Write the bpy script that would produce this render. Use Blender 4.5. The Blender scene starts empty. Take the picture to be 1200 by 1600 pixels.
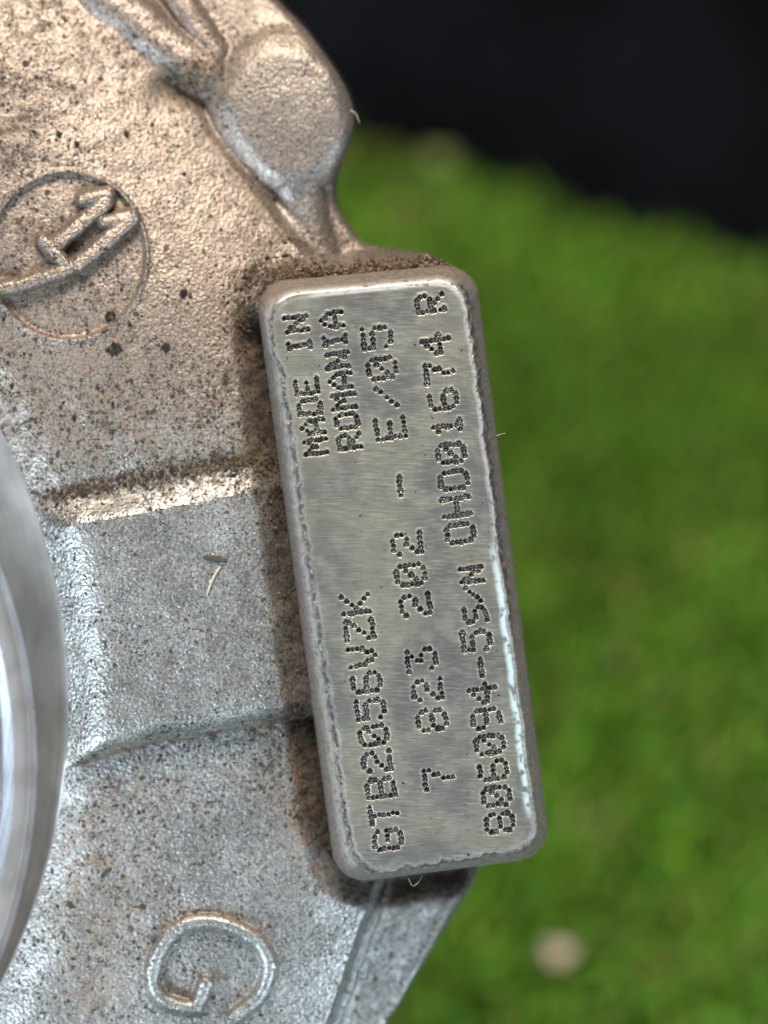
import bpy, math
import numpy as np
from mathutils import Matrix, Vector

rng = np.random.default_rng(11)
scene = bpy.context.scene
COL = scene.collection

# ------------------------------------------------------------------ frame of reference
# The casting leans on the turf; its machined pad faces the camera.  "photo frame": x right, y up,
# z toward the camera, millimetres, origin at the middle of the pad plane.
PX = 0.047            # millimetres per photograph pixel on the pad plane
D = 160.0             # camera distance to the pad plane, mm
ELEV = math.radians(45.0)     # camera looks down by this much
ROLL = math.radians(16.9)
PADZ = 150.0           # height of the pad centre over the turf, mm
ce, se, cr, sr = math.cos(ELEV), math.sin(ELEV), math.cos(ROLL), math.sin(ROLL)
R_AX = np.array([cr, sr * se, sr * ce])
U_AX = np.array([-sr, cr * se, cr * ce])
F_AX = np.array([0.0, -ce, se])
ROT = np.stack([R_AX, U_AX, F_AX], 1)          # columns
ORG = np.array([0.0, 0.0, PADZ])

def to_world(p):                               # photo frame (mm) -> world (m)
    return (np.asarray(p) @ ROT.T + ORG) * 0.001

def from_world(q):                             # world (mm) -> photo frame (mm)
    return (np.asarray(q) - ORG) @ ROT

def P(x, y, w):                                # photograph pixel + depth -> photo frame mm
    s = (D - w) / D
    return np.stack([(x - 600.0) * PX * s, -(y - 800.0) * PX * s, w + 0.0 * x], -1)

# ------------------------------------------------------------------ camera
cam_d = bpy.data.cameras.new("camera")
cam = bpy.data.objects.new("camera", cam_d); COL.objects.link(cam)
M = Matrix(((R_AX[0], U_AX[0], F_AX[0], 0), (R_AX[1], U_AX[1], F_AX[1], 0), (R_AX[2], U_AX[2], F_AX[2], 0), (0, 0, 0, 1)))
cam.matrix_world = Matrix.Translation(Vector(to_world([0, 0, D]))) @ M
cam_d.sensor_fit = 'VERTICAL'; cam_d.sensor_height = 24.0
cam_d.lens = 24.0 * D / (1600 * PX)
cam_d.clip_start = 0.01; cam_d.clip_end = 20.0
cam_d.dof.use_dof = True
cam_d.dof.focus_distance = (D + 2.0) * 0.001
cam_d.dof.aperture_fstop = 8.4
scene.camera = cam

# ------------------------------------------------------------------ light
world = bpy.data.worlds.new("World"); scene.world = world
world.use_nodes = True
bg = world.node_tree.nodes["Background"]
bg.inputs[0].default_value = (1.0, 0.98, 0.94, 1); bg.inputs[1].default_value = 0.13

def area(name, direction, dist, size, power, color, target=(0, 0, 0), size_y=None):
    ld = bpy.data.lights.new(name, 'AREA'); ld.energy = power; ld.color = color
    ld.shape = 'RECTANGLE'; ld.size = size; ld.size_y = size_y or size
    o = bpy.data.objects.new(name, ld); COL.objects.link(o)
    d = np.array(direction, float); d /= np.linalg.norm(d)
    t = np.array(target, float)
    pos = to_world(t + d * dist)
    o.location = Vector(pos)
    look = Vector(to_world(t)) - Vector(pos)
    o.rotation_euler = look.to_track_quat('-Z', 'Y').to_euler()
    return o
area("overhead_lamp", (-0.06, 0.81, 0.53), 560, 0.22, 6.0, (1.0, 0.915, 0.81))
area("window_light", (-0.66, -0.46, 0.60), 330, 0.20, 1.8, (0.64, 0.81, 1.0), target=(-20, -22, 0), size_y=0.11)
area("side_fill_light", (0.68, -0.54, 0.50), 620, 0.26, 3.8, (0.64, 0.82, 1.0), size_y=0.34)  # added unseen cool fill for the boss's right rim and the near turf

vs = scene.view_settings
vs.view_transform = 'Standard'; vs.look = 'None'; vs.gamma = 1.0; vs.exposure = -0.12
vs.use_curve_mapping = False
scene.cycles.use_denoising = True
scene.cycles.max_bounces = 5
scene.cycles.adaptive_threshold = 0.02

# ------------------------------------------------------------------ numpy helpers
def ss(a, b, x):
    t = np.clip((x - a) / (b - a), 0, 1); return t * t * (3 - 2 * t)
def mix(a, b, t): return a + (b - a) * t
def smax(a, b, k):
    h = np.clip(0.5 + 0.5 * (a - b) / k, 0, 1); return b + (a - b) * h + k * h * (1 - h)
def smin(a, b, k): return -smax(-a, -b, k)

def vnoise(x, y, seed):
    r = np.random.default_rng(seed); T = r.random((256, 256))
    xi = np.floor(x).astype(int); yi = np.floor(y).astype(int)
    fx = x - xi; fy = y - yi
    fx = fx * fx * (3 - 2 * fx); fy = fy * fy * (3 - 2 * fy)
    a = T[xi & 255, yi & 255]; b = T[(xi + 1) & 255, yi & 255]
    c = T[xi & 255, (yi + 1) & 255]; d = T[(xi + 1) & 255, (yi + 1) & 255]
    return a + (b - a) * fx + (c - a) * fy + (a - b - c + d) * fx * fy
def fbm(x, y, seed, oct=4):
    v = 0; amp = 0.5; tot = 0
    for i in range(oct):
        v = v + amp * vnoise(x * 2 ** i + 17 * i, y * 2 ** i + 5 * i, seed + i); tot += amp; amp *= 0.55
    return v / tot

def catmull(pts, n=6, closed=True):
    p = np.array(pts, float); N = len(p); out = []
    for i in range(N if closed else N - 1):
        if closed: p0, p1, p2, p3 = p[i - 1], p[i], p[(i + 1) % N], p[(i + 2) % N]
        else: p0, p1, p2, p3 = p[max(i - 1, 0)], p[i], p[i + 1], p[min(i + 2, N - 1)]
        for t in np.arange(n) / n:
            out.append(0.5 * ((2 * p1) + (-p0 + p2) * t + (2 * p0 - 5 * p1 + 4 * p2 - p3) * t * t + (-p0 + 3 * p1 - 3 * p2 + p3) * t ** 3))
    if not closed: out.append(p[-1])
    return np.array(out)

def sd_poly(x, y, poly, nearest=False):
    poly = np.asarray(poly, float); d2 = np.full(x.shape, 1e18); inside = np.zeros(x.shape, bool)
    if nearest: nx = np.zeros(x.shape); ny = np.zeros(x.shape)
    for i in range(len(poly)):
        ax, ay = poly[i]; bx, by = poly[(i + 1) % len(poly)]
        ex, ey = bx - ax, by - ay; L = ex * ex + ey * ey
        if L < 1e-9: continue
        t = np.clip(((x - ax) * ex + (y - ay) * ey) / L, 0, 1)
        qx = ax + t * ex; qy = ay + t * ey
        dd = (x - qx) ** 2 + (y - qy) ** 2
        if nearest:
            m = dd < d2; nx = np.where(m, qx, nx); ny = np.where(m, qy, ny)
        d2 = np.minimum(d2, dd)
        if ay != by:
            c = ((ay > y) != (by > y)) & (x < (bx - ax) * (y - ay) / (by - ay) + ax)
            inside ^= c
    d = np.sqrt(d2); d = np.where(inside, -d, d)
    return (d, nx, ny) if nearest else d

def sd_path(x, y, pts):
    pts = np.asarray(pts, float); d2 = np.full(x.shape, 1e18)
    for i in range(len(pts) - 1):
        ax, ay = pts[i]; bx, by = pts[i + 1]; ex, ey = bx - ax, by - ay; L = ex * ex + ey * ey
        t = np.clip(((x - ax) * ex + (y - ay) * ey) / L, 0, 1)
        d2 = np.minimum(d2, (x - ax - t * ex) ** 2 + (y - ay - t * ey) ** 2)
    return np.sqrt(d2)

def blob(x, y, cx, cy, rx, ry=None, ang=0.0):
    ry = ry or rx; c, s = math.cos(ang), math.sin(ang)
    u = ((x - cx) * c + (y - cy) * s) / rx; v = (-(x - cx) * s + (y - cy) * c) / ry
    return np.exp(-(u * u + v * v))

# ------------------------------------------------------------------ materials
def new_mat(name):
    m = bpy.data.materials.new(name); m.use_nodes = True
    nt = m.node_tree; b = nt.nodes["Principled BSDF"]
    return m, nt, b
class N:
    def __init__(s, nt): s.nt = nt
    def node(s, t, **kw):
        n = s.nt.nodes.new(t)
        for k, v in kw.items(): setattr(n, k, v)
        return n
    def link(s, a, b): s.nt.links.new(a, b)
    def put(s, sock, v):
        if isinstance(v, bpy.types.NodeSocket): s.link(v, sock)
        elif isinstance(v, tuple) and len(v) == 3 and sock.type == 'RGBA': sock.default_value = (*v, 1)
        else: sock.default_value = v
    def math(s, op, a, b=None, clamp=False):
        n = s.node('ShaderNodeMath', operation=op); n.use_clamp = clamp
        s.put(n.inputs[0], a)
        if b is not None: s.put(n.inputs[1], b)
        return n.outputs[0]
    def ramp(s, v, lo, hi, a=0.0, b=1.0):
        n = s.node('ShaderNodeMapRange'); n.interpolation_type = 'SMOOTHSTEP'
        for i, q in enumerate((v, lo, hi, a, b)): s.put(n.inputs[i], q)
        return n.outputs[0]
    def mixc(s, f, a, b, mode='MIX'):
        n = s.node('ShaderNodeMix', data_type='RGBA', blend_type=mode)
        s.put(n.inputs[0], f); s.put(n.inputs[6], a); s.put(n.inputs[7], b)
        return n.outputs[2]
    def mixf(s, f, a, b):
        n = s.node('ShaderNodeMix', data_type='FLOAT')
        s.put(n.inputs[0], f); s.put(n.inputs[2], a); s.put(n.inputs[3], b)
        return n.outputs[0]
    def coord(s, scale=1000.0, rot=(0, 0, 0), stretch=(1, 1, 1)):
        t = s.node('ShaderNodeTexCoord'); m = s.node('ShaderNodeMapping')
        s.link(t.outputs['Object'], m.inputs[0])
        m.inputs['Scale'].default_value = tuple(scale * q for q in stretch); m.inputs['Rotation'].default_value = rot
        return m.outputs[0]
    def noise(s, vec, scale, detail=2.0, rough=0.5, dist=0.0):
        n = s.node('ShaderNodeTexNoise'); s.link(vec, n.inputs['Vector'])
        n.inputs['Scale'].default_value = scale; n.inputs['Detail'].default_value = detail
        n.inputs['Roughness'].default_value = rough; n.inputs['Distortion'].default_value = dist
        return n.outputs[0]
    def voro(s, vec, scale, feat='F1'):
        n = s.node('ShaderNodeTexVoronoi', feature=feat); s.link(vec, n.inputs['Vector'])
        n.inputs['Scale'].default_value = scale
        return n.outputs[0]
    def attr(s, name):
        n = s.node('ShaderNodeAttribute', attribute_name=name); return n.outputs['Fac']
    def attrc(s, name):
        n = s.node('ShaderNodeAttribute', attribute_name=name); return n.outputs['Color']
    def bump(s, h, strength, dist, nrm=None):
        n = s.node('ShaderNodeBump'); s.put(n.inputs['Height'], h)
        n.inputs['Strength'].default_value = strength; n.inputs['Distance'].default_value = dist
        if nrm is not None: s.link(nrm, n.inputs['Normal'])
        return n.outputs[0]

def make_cast():
    m, nt, b = new_mat("cast_aluminium"); g = N(nt)
    c = g.coord()
    grime = g.attr("grime"); rust = g.attr("rust"); tan = g.attr("tan")
    low = g.noise(c, 0.22, 3.0)
    mid = g.noise(c, 0.9, 3.0)
    jit = g.node('ShaderNodeVectorMath', operation='ADD'); nz = g.node('ShaderNodeTexNoise'); g.link(c, nz.inputs['Vector']); nz.inputs['Scale'].default_value = 2.5
    sc_ = g.node('ShaderNodeVectorMath', operation='SCALE'); g.link(nz.outputs['Color'], sc_.inputs[0]); sc_.inputs['Scale'].default_value = 0.28
    g.link(c, jit.inputs[0]); g.link(sc_.outputs[0], jit.inputs[1])
    vo = g.node('ShaderNodeTexVoronoi', feature='SMOOTH_F1'); g.link(jit.outputs[0], vo.inputs['Vector']); vo.inputs['Scale'].default_value = 3.7; vo.inputs['Smoothness'].default_value = 0.6
    grain = g.math('MULTIPLY', vo.outputs[0], -1.0)
    grain2 = g.noise(c, 7.5, 2.0, 0.6)
    metal = g.mixc(g.ramp(low, 0.35, 0.65), (0.335, 0.322, 0.295), (0.45, 0.435, 0.405))
    metal = g.mixc(g.math('MULTIPLY', tan, 0.85), metal, (0.305, 0.236, 0.185))
    metal = g.mixc(1.0, metal, g.ramp(g.noise(c, 5.2, 2.0, 0.65), 0.30, 0.66, 0.52, 1.22), 'MULTIPLY')
    # powdery brown soil film, patchy
    film = g.math('MULTIPLY', g.math('ADD', rust, g.math('MULTIPLY', g.math('MULTIPLY', grime, grime), g.ramp(mid, 0.42, 0.66, 0.0, 0.42))), g.ramp(g.noise(c, 1.6, 4.0, 0.65), 0.30, 0.62), True)
    col = g.mixc(film, metal, g.mixc(g.ramp(g.noise(c, 0.6, 2.0), 0.4, 0.6), (0.085, 0.058, 0.036), (0.185, 0.118, 0.064)))
    # grit: separate specks of several sizes, each with its own chance of being there
    def specks(scale, chance, lo, hi, off):
        mp = g.node('ShaderNodeVectorMath', operation='ADD'); g.link(jit2.outputs[0], mp.inputs[0]); mp.inputs[1].default_value = (off, off * 1.7, off * .3)
        vn = g.node('ShaderNodeTexVoronoi', feature='F1'); g.link(mp.outputs[0], vn.inputs['Vector']); vn.inputs['Scale'].default_value = scale
        sp_ = g.node('ShaderNodeSeparateColor'); g.link(vn.outputs['Color'], sp_.inputs[0])
        size = g.ramp(sp_.outputs[1], 0.0, 1.0, lo, hi)
        disc = g.ramp(g.math('SUBTRACT', size, vn.outputs['Distance']), -0.04, 0.10)
        return g.math('MULTIPLY', disc, g.ramp(g.math('SUBTRACT', chance, sp_.outputs[0]), -0.02, 0.02))
    jit2 = g.node('ShaderNodeVectorMath', operation='ADD'); nz2 = g.node('ShaderNodeTexNoise'); g.link(c, nz2.inputs['Vector']); nz2.inputs['Scale'].default_value = 3.5; nz2.inputs['Detail'].default_value = 3.0
    sc2 = g.node('ShaderNodeVectorMath', operation='SCALE'); g.link(nz2.outputs['Color'], sc2.inputs[0]); sc2.inputs['Scale'].default_value = 0.55
    g.link(c, jit2.inputs[0]); g.link(sc2.outputs[0], jit2.inputs[1])
    cl = g.math('MULTIPLY', g.ramp(mid, 0.36, 0.66, 0.30, 1.7), g.ramp(g.noise(c, 0.32, 2.0), 0.36, 0.62, 0.55, 1.35))
    gm = g.math('MULTIPLY', grime, cl)
    s_a = specks(4.6, g.math('MULTIPLY', gm, 0.75), 0.20, 0.54, 0.0)
    s_b = specks(2.6, g.math('MULTIPLY', gm, 0.34), 0.10, 0.52, 3.3)
    s_c = specks(1.1, g.math('MULTIPLY', g.math('POWER', grime, 1.5), 0.10), 0.10, 0.36, 7.7)
    dirt = g.math('MAXIMUM', g.math('MAXIMUM', s_a, s_b), s_c)
    dcol = g.mixc(g.noise(c, 2.0, 2.0), (0.012, 0.010, 0.009), (0.050, 0.033, 0.020))
    col = g.mixc(g.math('MULTIPLY', dirt, 0.96), col, dcol)
    cover = g.math('MAXIMUM', dirt, g.math('MULTIPLY', film, 0.8))
    g.put(b.inputs['Base Color'], col)
    g.put(b.inputs['Metallic'], g.mixf(cover, g.mixf(tan, 0.90, 0.74), 0.0))
    g.put(b.inputs['Roughness'], g.mixf(cover, g.math('ADD', g.ramp(mid, 0.3, 0.7, 0.37, 0.46), g.math('MULTIPLY', tan, 0.05)), 0.85))
    h = g.math('ADD', g.math('MULTIPLY', grain, 1.0), g.math('MULTIPLY', grain2, 0.75))
    h = g.math('ADD', h, g.math('MULTIPLY', g.noise(c, 1.3, 1.0), 0.06))
    g.put(b.inputs['Normal'], g.bump(h, 0.40, 0.00014))
    return m

def make_machined(name="turned_aluminium", c1=(0.235, 0.205, 0.18), c2=(0.31, 0.27, 0.24), r1=0.42, r2=0.52):
    m, nt, b = new_mat(name); g = N(nt)
    c = g.coord()
    rad = g.attr("radial")
    cx = g.node('ShaderNodeCombineXYZ'); g.put(cx.inputs[0], g.math('MULTIPLY', rad, 14.0))
    sx = g.node('ShaderNodeSeparateXYZ'); g.link(c, sx.inputs[0])
    g.put(cx.inputs[1], g.math('MULTIPLY', sx.outputs[1], 0.035))
    lines = g.noise(cx.outputs[0], 1.0, 3.0, 0.7)
    low = g.noise(c, 0.25, 3.0)
    col = g.mixc(g.ramp(low, 0.35, 0.65), c1, c2)
    stain = g.ramp(g.noise(g.coord(1000.0, (0, 0, 0.15), (1.6, 0.25, 1.0)), 0.55, 3.0), 0.55, 0.75)
    col = g.mixc(g.math('MULTIPLY', stain, 0.5), col, (0.20, 0.16, 0.13))
    g.put(b.inputs['Base Color'], col)
    g.put(b.inputs['Metallic'], 0.85)
    g.put(b.inputs['Roughness'], g.ramp(lines, 0.3, 0.7, r1, r2))
    g.put(b.inputs['Normal'], g.bump(lines, 0.35, 0.00006))
    return m

def make_pad():
    m, nt, b = new_mat("milled_aluminium"); g = N(nt)
    c = g.coord()
    wall = g.attr("wall"); worn_lit = g.attr("worn_lit"); oxide = g.attr("oxide"); edge_dark = g.attr("edge_dark"); hole = g.attr("hole")
    halo = g.attr("halo")
    cloud = g.noise(c, 0.16, 3.0)
    cloud2 = g.noise(c, 0.5, 3.0, 0.6)
    face = g.mixc(g.ramp(cloud, 0.38, 0.62), (0.238, 0.230, 0.212), (0.345, 0.322, 0.26))
    face = g.mixc(g.math('MULTIPLY', g.ramp(cloud2, 0.42, 0.66), 0.55), face, (0.45, 0.43, 0.345))
    # milling scratches, short and oblique, plus long fine ones across
    s1 = g.noise(g.coord(1000.0, (0, 0, 0.60), (0.8, 9.0, 1.0)), 0.9, 3.0, 0.6)
    s2 = g.noise(g.coord(1000.0, (0, 0, -0.13), (0.35, 12.0, 1.0)), 1.0, 3.0, 0.6)
    smask = g.ramp(g.noise(c, 0.14, 1.0), 0.48, 0.68)
    scr = g.mixf(smask, s1, s2)
    face = g.mixc(g.ramp(scr, 0.52, 0.74, 0.0, 0.36), face, (0.52, 0.51, 0.48))
    face = g.mixc(g.ramp(scr, 0.44, 0.28, 0.0, 0.24), face, (0.20, 0.20, 0.20))
    stain = g.ramp(g.noise(c, 1.1, 3.5, 0.6), 0.60, 0.74)
    face = g.mixc(g.math('MULTIPLY', stain, 0.5), face, (0.24, 0.19, 0.13))
    face = g.mixc(g.math('MULTIPLY', halo, 0.16), face, (0.66, 0.60, 0.46))
    # small dark pits
    pit = g.ramp(g.noise(c, 3.0, 1.5), 0.735, 0.76)
    face = g.mixc(pit, face, (0.04, 0.035, 0.03))
    # as-cast walls with a soil film, their shade partly put into the colour
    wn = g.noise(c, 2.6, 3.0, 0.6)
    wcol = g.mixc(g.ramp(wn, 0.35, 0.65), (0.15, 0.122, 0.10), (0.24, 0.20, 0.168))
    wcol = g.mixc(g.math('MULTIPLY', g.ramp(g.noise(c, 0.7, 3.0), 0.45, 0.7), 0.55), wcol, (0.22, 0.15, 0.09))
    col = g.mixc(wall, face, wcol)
    wm = g.math('MULTIPLY', worn_lit, g.ramp(g.noise(c, 1.8, 3.0), 0.30, 0.48))  # worn edge metal, with the top and right highlight painted in
    col = g.mixc(wm, col, (0.80, 0.77, 0.72))
    om = g.math('MULTIPLY', oxide, g.ramp(g.noise(c, 1.2, 2.0), 0.36, 0.50))
    col = g.mixc(g.math('MULTIPLY', om, 0.85), col, (0.46, 0.60, 0.62))
    sm = g.math('MULTIPLY', edge_dark, g.ramp(g.noise(c, 1.9, 3.5, 0.65), 0.36, 0.58), True)  # ragged dark edge lines, also painted to mute light on the chamfers
    col = g.mixc(g.math('MULTIPLY', sm, 0.92), col, (0.040, 0.034, 0.036))
    hm = g.math('MULTIPLY', hole, g.ramp(g.noise(c, 5.0, 1.0), 0.25, 0.5, 0.72, 1.0))
    col = g.mixc(hm, col, (0.050, 0.044, 0.041))
    g.put(b.inputs['Base Color'], col)
    rough = g.mixf(wall, g.ramp(scr, 0.3, 0.7, 0.34, 0.46), 0.55)
    cover = g.math('MAXIMUM', g.math('MAXIMUM', sm, om), g.math('MULTIPLY', wall, 0.75))
    g.put(b.inputs['Roughness'], g.mixf(hm, g.mixf(cover, rough, 0.75), 0.25))
    g.put(b.inputs['Metallic'], g.mixf(cover, 0.74, 0.08))
    h = g.math('MULTIPLY', g.math('SUBTRACT', scr, 0.5), 0.05)
    h = g.math('ADD', h, g.math('MULTIPLY', g.math('ADD', wn, g.noise(c, 6.0, 2.0)), g.math('MULTIPLY', wall, 0.55)))
    h = g.math('ADD', h, g.math('MULTIPLY', sm, -0.15))
    g.put(b.inputs['Normal'], g.bump(h, 0.55, 0.0002))
    return m

def make_plain(name, col, rough=0.9, var=0.3, scale=2.0, attr=None, trans=0.0):
    m, nt, b = new_mat(name); g = N(nt); c = g.coord()
    f = g.ramp(g.noise(c, scale, 3.0), 0.3, 0.7, 1 - var, 1 + var)
    base = g.attrc(attr) if attr else col
    n = g.mixc(1.0, base, f, 'MULTIPLY')
    g.put(b.inputs['Base Color'], n); b.inputs['Roughness'].default_value = rough
    if trans:
        b.inputs['Transmission Weight'].default_value = 0.0
        tr = g.node('ShaderNodeBsdfTranslucent'); g.put(tr.inputs[0], n)
        mx = g.node('ShaderNodeMixShader'); mx.inputs[0].default_value = trans
        out = nt.nodes['Material Output']
        g.link(b.outputs[0], mx.inputs[1]); g.link(tr.outputs[0], mx.inputs[2]); g.link(mx.outputs[0], out.inputs[0])
    return m

MAT_CAST = make_cast(); MAT_TURNED = make_machined(); MAT_RING = make_machined("lit_ring", (0.50, 0.50, 0.52), (0.60, 0.60, 0.62), 0.20, 0.30); MAT_PAD = make_pad()  # ring metal lightened so the bore's highlight sits in its colour
MAT_DIRT = make_plain("soil_crumbs", (0.1, 0.06, 0.03), 0.95, 0.35, 4.0, "tint")
MAT_BLADE = make_plain("turf_fibre", (0.1, 0.3, 0.03), 0.75, 0.15, 0.05, "tint", 0.25)
MAT_MAT = make_plain("turf_backing", (0.05, 0.09, 0.015), 0.95, 0.4, 0.3)
MAT_WALL = make_plain("charcoal_wall", (0.0065, 0.006, 0.007), 0.95, 0.55, 0.035)
MAT_WALL.node_tree.nodes['Principled BSDF'].inputs['Specular IOR Level'].default_value = 0.05
MAT_STRAW_D = make_plain("dark_straw", (0.045, 0.040, 0.022), 0.7, 0.3, 3.0)
MAT_STRAW_L = make_plain("pale_straw", (0.55, 0.46, 0.34), 0.6, 0.25, 3.0)
MAT_LEAF = make_plain("dry_leaf", (0.60, 0.47, 0.36), 0.8, 0.25, 0.6)
MAT_LEAF2 = make_plain("yellowed_leaf", (0.17, 0.20, 0.05), 0.8, 0.25, 0.6)

# ------------------------------------------------------------------ object helpers
ROOT = bpy.data.objects.new("turbo_housing", None); COL.objects.link(ROOT)
BASE_W = np.array([-44.0, 34.0, 0.0])                # where the scroll rests on the turf (world mm)
OFF = from_world(BASE_W)
ROOT.matrix_world = Matrix.Translation(Vector(BASE_W * 0.001)) @ M
ROOT["label"] = "dirty cast aluminium turbocharger housing with stamped pad, resting on green turf"
ROOT["category"] = "turbocharger"

def mesh_obj(name, verts, faces, mat, parent=None, attrs=None, normals=None, smooth=True, colors=None):
    """verts (n,3) metres; faces (m,3|4) int array."""
    me = bpy.data.meshes.new(name)
    faces = np.asarray(faces, np.int32); k = faces.shape[1]
    me.vertices.add(len(verts)); me.vertices.foreach_set("co", np.ascontiguousarray(verts, np.float32).ravel())
    me.loops.add(faces.size); me.loops.foreach_set("vertex_index", faces.ravel())
    me.polygons.add(len(faces)); me.polygons.foreach_set("loop_start", np.arange(0, faces.size, k, dtype=np.int32))
    me.polygons.foreach_set("use_smooth", np.full(len(faces), smooth))
    me.update(calc_edges=True)
    for n, a in (attrs or {}).items():
        at = me.attributes.new(n, 'FLOAT', 'POINT'); at.data.foreach_set("value", np.ascontiguousarray(a, np.float32))
    for n, a in (colors or {}).items():
        at = me.attributes.new(n, 'FLOAT_COLOR', 'POINT')
        at.data.foreach_set("color", np.ascontiguousarray(np.concatenate([a, np.ones((len(a), 1))], 1), np.float32).ravel())
    if normals is not None: me.normals_split_custom_set_from_vertices(np.ascontiguousarray(normals, np.float32))
    me.materials.append(mat)
    o = bpy.data.objects.new(name, me); COL.objects.link(o)
    if parent is not None: o.parent = parent
    return o

def grid_normals(V):                                  # V (r,c,3)
    du = np.gradient(V, axis=1); dv = np.gradient(V, axis=0)
    n = np.cross(dv, du); n /= np.linalg.norm(n, axis=-1, keepdims=True) + 1e-12
    return n

def sub_mesh(name, sel, F, V, Nn, A, mat, parent):
    f = F[sel]; used, inv = np.unique(f, return_inverse=True)
    return mesh_obj(name, V[used], inv.reshape(f.shape), mat, parent, {k: a[used] for k, a in A.items()}, Nn[used])

# ------------------------------------------------------------------ pad outline (used by the casting too)
PAD_IN = np.array([(426.5, 464.7), (722.0, 436.6), (840.0, 1325.0), (555.0, 1365.0)])    # TL TR BR BL of the milled face
PAD_OUT = np.array([(397.0, 440.0), (741.0, 409.5), (862.0, 1338.0), (526.0, 1382.0)])
def bil(Q, a, b):                                    # a across 0..1 (left-right), b along 0..1 (top-bottom)
    a = a[..., None]; b = b[..., None]
    return (Q[0] * (1 - a) + Q[1] * a) * (1 - b) + (Q[3] * (1 - a) + Q[2] * a) * b
PL, PW = 905.0, 292.0                                 # face length and width in px
def rr_bound(n_arc, r):           # rounded-rect boundary in face px coords
    pts = []
    hl, hw = PL / 2, PW / 2
    for (cx, cy, a0) in ((hw - r, -hl + r, -90), (hw - r, hl - r, 0), (-hw + r, hl - r, 90), (-hw + r, -hl + r, 180)):
        for i in range(n_arc + 1):
            t = math.radians(a0 + 90 * i / n_arc); pts.append((cx + r * math.cos(t), cy + r * math.sin(t)))
    return np.array(pts)
_pb = rr_bound(8, 52)
PAD_OUT_POLY = bil(PAD_OUT, _pb[:, 0] / PW + .5, _pb[:, 1] / PL + .5)

# ------------------------------------------------------------------ the casting: depth of its surface
STEP = 1.8
gx = np.arange(-170, 775, STEP); gy = np.arange(-190, 1780, STEP)
X, Y = np.meshgrid(gx, gy)
def wob(a, sc, seed): return (fbm(X / sc, Y / sc, seed, 3) - 0.5) * a

XX = X + wob(10, 60, 3); YY = Y + wob(10, 60, 4)      # hand-made unevenness of the pattern
def plate(sd, top, R, slope=4.0):
    Rk = R * PX; q = np.clip((sd + R) * PX, 0, Rk * 0.97)
    w = top - (Rk - np.sqrt(Rk * Rk - q * q))
    return w - np.maximum(sd + 0.03 * R, 0) * PX * slope

d = (XX - 325) * .795 - (YY - 200) * .607             # across the valley beside the bolt boss
al = (XX - 325) * .607 + (YY - 200) * .795
t = np.clip(-d / 340, 0, 1.3)
up = -7.3 + 3.0 * (1 - (1 - t) ** 2)
up = up - 0.40 * ss(470, 700, YY + .18 * XX) - 0.15 * ss(660, 800, YY + .18 * (XX - 85))
far = -9.2 - 0.6 * ss(0, 200, d)
tilt = 0.125 * PX * 90.0 * np.log1p(np.exp(np.clip((500 - YY) / 90.0, -20, 20)))
base_up = mix(up, far, ss(-6, 26, d)) - tilt
# upper right features
ridge1 = plate(sd_path(XX, YY, [(60, -150), (160, -10), (250, 62), (318, 108)]) - 34, -6.2 - tilt, 34, 1.3)
ridge2 = plate(sd_path(XX, YY, [(190, -150), (272, -10), (335, 78)]) - 20, -6.8 - tilt, 20, 2.0)
flange = plate(sd_poly(XX, YY, [(240, -200), (300, -10), (345, 70), (400, 76), (470, 76), (505, 92), (480, 50), (430, -5), (390, -200)]), -8.0 - tilt, 14, 3)
pocket = -2.2 * blob(XX, YY, 305, 122, 45, 22, -0.35)
sd_boss = smax((np.hypot(XX - 442, (YY - 180) / 1.08) - 116), -(d - 6), 34.0)
boss = -8.3 - 0.0016 * (XX - 430) - 2.2 * (0.80 * ss(-34, 30, sd_boss) + 0.20 * ss(-95, 40, sd_boss)) - np.maximum(sd_boss, 0) * PX * 0.5
col1 = plate(sd_path(XX, YY, [(472, 318), (478, 350), (500, 430)]) - 40, -9.3, 40, 2.0)
col2 = plate(sd_path(XX, YY, [(518, 250), (524, 330), (556, 420)]) - 27, -10.6, 27, 2.0)
W = base_up + pocket
for q, k in ((ridge1, 1.1), (flange, .7), (ridge2, .5), (boss, .8), (col1, 1.5), (col2, .5)): W = smax(W, q, k)
# emblem disc, slightly sunk with a thin raised ring
ex, ey = (X - 106) / 123.0, (Y - 400) / 131.5
er = np.sqrt(ex * ex + ey * ey); ed = (er - 1) * 127
W = W - 0.42 * ss(3, -7, ed) + 0.22 * np.exp(-(ed / 4.5) ** 2)
strokes = [[(-60, 462), (30, 446), (97, 424)], [(66, 374), (108, 420)], [(89, 381), (166, 314)], [(130, 311), (168, 303)], [(122, 413), (203, 345)], [(164, 345), (202, 338)]]
sw = [13.5, 11.5, 13.5, 11.5, 13.5, 11.5]
sd_strokes = []
for pth, r in zip(strokes, sw):
    q = sd_path(X + wob(5, 14, 21), Y + wob(5, 14, 22), pth) - r; sd_strokes.append(q)
sd_all = np.minimum.reduce(sd_strokes)
W = W + 1.15 * np.sqrt(np.clip(1 - (np.clip(sd_all + 9, 0, 10.5) / 10.5) ** 2, 0, 1)) * (sd_all < 1.5)

# lower body
cn = np.array([225.0, 80.0]) / math.hypot(225, 80)    # to the right of the crease
dc = -((XX - 600) * cn[0] + (YY - 1375) * cn[1])
lo = -6.1 - 1.8 * np.exp(-np.clip(dc, 0, 900) / 105.0) - 0.5 * ss(1450, 1750, YY) 
web = -11.0 - 0.012 * np.clip(-dc, 0, 400) + 0.5 * np.exp(-((dc + 6) / 7.0) ** 2)
web = web + 0.35 * np.exp(-((dc + 118 - 0.15 * (YY - 1360)) / 8) ** 2)
lo = mix(web, lo, ss(-4, 12, dc))
v = YY + .185 * (XX - 85)
W = mix(W, lo, ss(880, 1120, v))
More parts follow.
